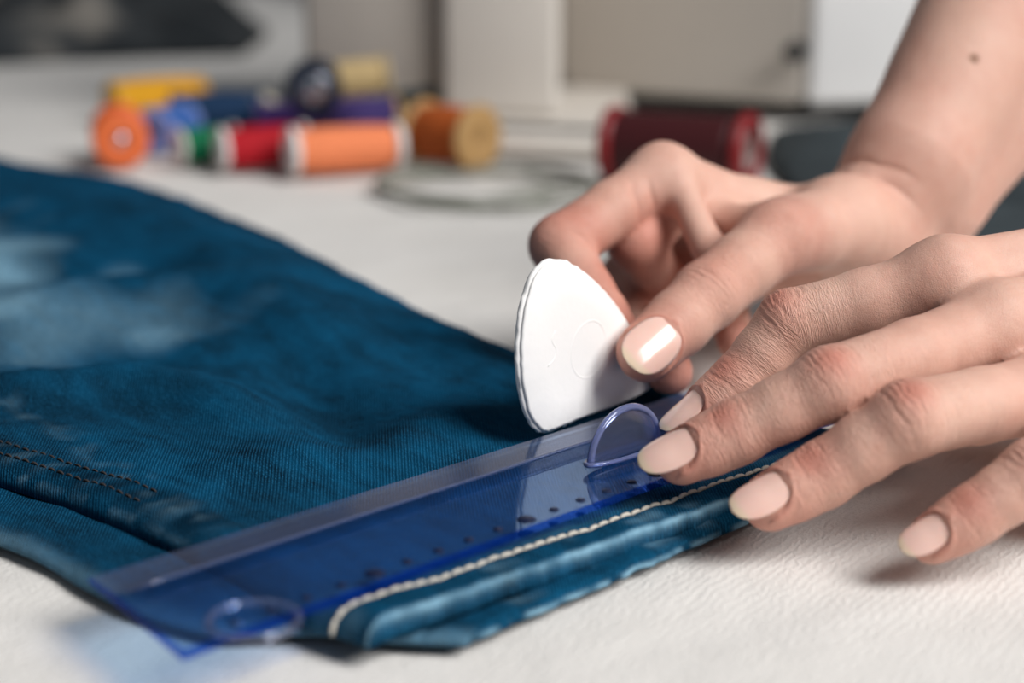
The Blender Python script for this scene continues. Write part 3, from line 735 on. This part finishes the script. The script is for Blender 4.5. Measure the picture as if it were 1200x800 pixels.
# ------------------------------------------------------------------ background: thread spools
def thread_mat(name, c): return plain(name, c, .75, .25, noise_amt=.12, nscale=300, bump=.3, bscale=1500)
M_CAP = plain('white_spool_plastic', (226, 222, 220), .4, .4)
M_TAN = plain('turned_wood', (172, 136, 88), .6, .3, nscale=90)
M_STEEL = plain('steel', (190, 194, 205), .25, .5, metal=1)
def spool(name, p, axis, L, r, col, cap, rc, label, hole_mat=None, hole_r=.0035):
    """p: centre of the spool; axis points to its 'front' end"""
    ax = Vector(axis).normalized(); root = empty(name, (p[0], p[1], p[2]-rc))
    tag(root, label, 'thread spool', 'thread spools on the cloth'); p = Vector(p)
    nn = 26; pr = []
    for i in range(nn+1):
        hh = -L*.43 + L*.86*i/nn; b = 1-.10*abs(2*i/nn-1)**3; pr += [(r*b, hh), (r*b*.975, hh+L*.43/nn)]
    pr = [(hole_r*1.2, pr[0][1])]+pr+[(hole_r*1.2, pr[-1][1])]
    V, Fc = lathe(pr, 28, ax, p); mesh_obj('thread_winding', V, Fc, thread_mat('thread_'+name, col), root)
    for s in (-1, 1):
        z0, z1 = s*L*.43, s*L*.5
        V, Fc = lathe([(hole_r, z0), (rc*.96, z0), (rc, z0+(z1-z0)*.3), (rc, z0+(z1-z0)*.75), (rc*.94, z1), (hole_r*1.5, z1), (hole_r, z1-(z1-z0)*.3)], 28, ax, p, True)
        c_ = mesh_obj('spool_cap', V, Fc, cap, root)
        pk = rc*(.55 if 'bobbin' in label else .22)
        if s == 1 and hole_mat:
            V, Fc = lathe([(0, z1*1.03), (pk*.9, z1*1.03), (pk, z1*.99), (pk, z1*.95), (0, z1*.95)], 20, ax, p); mesh_obj('core_plug', V, Fc, hole_mat, c_)
    V, Fc = lathe([(hole_r, -L*.49), (hole_r*1.25, -L*.45), (hole_r*1.25, L*.45), (hole_r, L*.49)], 16, ax, p, True)
    mesh_obj('core_tube', V, Fc, cap, root)
    return root
def gp(u, v, r):   # centre of a round thing of radius r whose middle shows at (u,v) and that lies on the cloth
    return atz(u, v, r)
M_OR = plain('orange_plastic', (228, 112, 62), .5, .3)
spool('thread_spool', gp(140, 158, .0145), (.25, -1, 0), .040, .0138, (226, 92, 40), M_OR, .0145, 'orange thread spool lying end-on, leftmost of the spools', M_STEEL)
spool('thread_spool', gp(184, 116, .0135), (-.8, -.55, 0), .060, .0130, (222, 160, 30), plain('gold_plastic', (214, 160, 50), .5), .0125, 'golden yellow thread spool lying behind the orange spool')
spool('thread_spool', gp(196, 149, .0125), (-.3, -1, 0), .036, .0118, (58, 98, 168), plain('lilac_cap', (120, 140, 200), .4), .0125, 'mid blue thread spool lying end-on beside the orange spool', None)
spool('thread_spool', gp(254, 131, .0140), (1, .15, 0), .052, .0120, (20, 52, 86), plain('navy_cap', (24, 58, 92), .4), .0125, 'dark navy thread spool lying behind the green spool')
spool('thread_spool', gp(242, 170, .0100), (-.85, -.5, 0), .032, .0095, (10, 108, 70), M_CAP, .0102, 'green thread spool with white cap lying left of the red spool')
spool('thread_spool', gp(308, 172, .0112), (-.9, -.4, 0), .046, .0108, (176, 20, 34), M_CAP, .0114, 'crimson red thread spool lying between the green and peach spools')
spool('thread_spool', gp(404, 174, .0120), (-.92, -.36, 0), .058, .0116, (240, 138, 92), M_CAP, .0122, 'peach orange thread spool lying in front, longest of the row')
spool('thread_spool', gp(304, 134, .0110), (.1, -1, 0), .034, .0104, (176, 164, 130), plain('pale_cap', (196, 192, 184), .4), .0110, 'pale beige thread spool lying end-on behind the red spool')
spool('thread_spool', gp(350, 142, .0110), (1, -.2, 0), .045, .0105, (66, 44, 104), plain('purple_cap', (66, 46, 104), .4), .0110, 'dark purple thread spool lying behind the red spool')
spool('thread_spool', gp(424, 136, .0125), (-1, -.3, 0), .042, .0112, (62, 48, 104), M_TAN, .0116, 'violet thread spool with tan end lying behind the peach spool')
spool('thread_spool', gp(484, 124, .0145), (.9, -.35, 0), .034, .0124, (18, 50, 58), plain('teal_cap', (30, 62, 66), .5), .0130, 'dark teal thread spool lying behind the wooden spool')
spool('thread_spool', gp(528, 158, .0170), (.75, -.66, 0), .040, .0150, (186, 92, 40), M_TAN, .0170, 'rust brown thread on a wooden spool, rightmost of the pile')
# upper ones resting on the pile
spool('thread_spool', aty(369, 101, .905), (.05, -1, .05), .022, .0140, (22, 34, 56), plain('dark_cap', (20, 30, 48), .4), .0148, 'navy bobbin with shiny steel centre perched on top of the pile', M_STEEL)
spool('thread_spool', aty(412, 92, .925), (1, .2, .1), .040, .0100, (190, 166, 120), plain('straw_cap', (190, 168, 126), .5), .0105, 'straw yellow thread spool lying on top of the pile')
spool('thread_spool', gp(458, 136, .0090), (.2, -1, 0), .03, .0085, (104, 100, 64), plain('olive_cap', (110, 106, 76), .5), .0090, 'small olive thread spool lying end-on beside the teal spool')

# loosely coiled cord behind the chalk
M_CORD = plain('grey_green_cord', (136, 138, 128), .7, .3)
pts = []
for k in range(6*40):
    a = 2*math.pi*k/40; c0 = atz(562, 224, 0); rr = .044+.009*math.sin(a*1.37+1)+.007*math.sin(a*.43)
    pts.append((c0[0]+rr*1.05*math.cos(a)+.004*math.sin(a*.31), c0[1]+rr*math.sin(a)+.005*math.sin(a*.23), .0016+.0022*(k/240)+.0008*math.sin(a*2.3)))
V, Fc = tube(pts, .0008, 6)
tag(mesh_obj('cord_coil', V, Fc, M_CORD), 'loose coil of grey-green cord lying in front of the wooden spool', 'cord')

# large dark red spool with an open red rim
def red_spool():
    p = atz(806, 174, .0185); root = empty('ribbon_reel', (p[0], p[1], 0)); ax = Vector((.90, -.42, 0)).normalized(); P0 = Vector(p)
    V, Fc = lathe([(.009, -.036)]+[(.0165+.0002*(i % 2), -.036+.003*i) for i in range(21)]+[(.009, .024)], 36, ax, P0)
    mesh_obj('ribbon_winding', V, Fc, plain('maroon_ribbon', (62, 10, 16), .6), root)
    M_R = plain('red_plastic', (132, 28, 32), .4)
    for z in (-.040, .026):
        V, Fc = lathe([(.0135, z), (.0182, z), (.0186, z+.002), (.0182, z+.006), (.0135, z+.006), (.013, z+.003)], 40, ax, P0, True); mesh_obj('rim', V, Fc, M_R, root)
    V, Fc = lathe([(.0085, -.040), (.0095, -.040), (.0095, .030), (.0085, .030)], 24, ax, P0, True); mesh_obj('core_tube', V, Fc, plain('grey_core', (120, 116, 112), .5), root)
    tag(root, 'dark red ribbon reel with bright red rim lying before the sewing machine', 'reel')
red_spool()

# ------------------------------------------------------------------ sewing machine
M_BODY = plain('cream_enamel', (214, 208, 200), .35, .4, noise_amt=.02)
M_BODY_LIT = plain('lit_white_enamel', (222, 222, 222), .35, .4, noise_amt=.02)  # whiter copy of the body enamel, window light put into its colour
M_DARK = plain('black_rubber', (24, 28, 32), .6, .3)
sew_m = empty('sewing_machine', (.07, 1.1, 0))
tag(sew_m, 'cream white sewing machine standing behind the spools', 'sewing machine')
def pr(name, pts, z0, z1, mat, bev=.004, parent=sew_m):
    bm = bmesh.new(); prism(bm, pts, z0, z1, bev); return from_bm(name, bm, mat, parent, True)
M_BODY_SHADE = plain('shaded_beige_enamel', (180, 173, 165), .4, .4, noise_amt=.02)  # darker copy of the body enamel, shade put into its colour
pr('motor_body', [(.030, 1.125), (.178, 1.037), (.178, 1.25), (.03, 1.25)], .010, .20, M_BODY_SHADE, .006)
pr('lit_end_face', [(.179, 1.034), (.30, 1.072), (.30, 1.25), (.179, 1.25)], .010, .20, M_BODY_LIT, .006)  # split off the body so the window-lit face is painted whiter
pr('gap_shade', [(.045, 1.14), (.182, 1.058), (.288, 1.09), (.288, 1.235), (.045, 1.235)], .0012, .0102, M_DARK, .001)  # dark block added for the shade in the gap under the body
pr('needle_head', [(-.040, .975), (.027, .962), (.027, 1.13), (-.040, 1.13)], .012, .20, M_BODY, .006)
pr('arm_panel', [(-.121, 1.005), (-.041, .992), (-.041, 1.13), (-.121, 1.13)], .001, .20, M_BODY_SHADE, .005)
pr('bed_plate', [(-.036, .905), (.064, .880), (.075, 1.12), (-.036, 1.12)], .0015, .0125, M_BODY, .002)
pr('bed_slot', [(-.030, .925), (.058, .900), (.060, .914), (-.030, .940)], .0120, .0134, M_DARK, .0004)
kp = aty(934, 60, 1.036); V, Fc = lathe([(0, .012), (.0045, .012), (.0058, .010), (.006, 0), (0, 0)], 20, axis=(-.4, -.9, 0), loc=kp); mesh_obj('knob', V, Fc, M_DARK, sew_m)

# ------------------------------------------------------------------ dark cloths in the background
def heap(name, cx, cy, wx, wy, hgt, mat, label, seed, rot=0, n=70, fold=9.):
    a = np.linspace(-1, 1, n); U, W_ = np.meshgrid(a, a, indexing='ij')
    r = np.sqrt(U**2+W_**2); sc = np.where(r > 0, np.maximum(np.abs(U), np.abs(W_))/np.maximum(r, 1e-6), 1)
    U2, W2_ = U*(sc*.45+.55), W_*(sc*.45+.55)
    c, s = math.cos(rot), math.sin(rot); PX = U2*wx; PY = W2_*wy
    P = np.stack([cx+c*PX-s*PY, cy+s*PX+c*PY], -1)
    rr = np.clip(1-np.maximum(np.abs(U), np.abs(W_)), 0, 1); env = np.clip(rr*5, 0, 1)**.6
    z = .0008+env*hgt*(.55+.5*vnoise(P, fold, seed)+.30*vnoise(P, fold*2.6, seed+1)); z = np.maximum(z, .0006)
    o = grid_obj(name, np.dstack([P, z]), mat, flip=False); sm = o.modifiers.new('t', 'SOLIDIFY'); sm.thickness = .0005; sm.offset = 1
    tag(o, label, 'fabric'); return o
t = NT('charcoal_fabric'); cN = t.noise(t.coord(), 9, 3)
t.set(Base_Color=t.ramp(cN, [(.42, lin((18, 25, 30))), (.56, lin((48, 52, 55))), (.70, lin((120, 116, 110)))]), Roughness=.9); M_CHAR = t.m
M_BLK = plain('black_fabric', (20, 26, 30), .85, .2, nscale=20)
M_GREY = plain('slate_fabric', (58, 66, 70), .85, .2, nscale=14, noise_amt=.2)
heap('crumpled_fabric', -.60, 1.66, .36, .32, .075, M_CHAR, 'crumpled charcoal fabric with grey patches at the far left', 51, .25)
heap('crumpled_fabric', -.20, 2.20, .055, .10, .085, M_BLK, 'small black crumpled fabric right of the charcoal heap', 57, .1)
heap('crumpled_fabric', .305, .83, .175, .19, .018, M_GREY, 'slate grey folded fabric lying beyond the wrist', 63, 0, fold=16.)
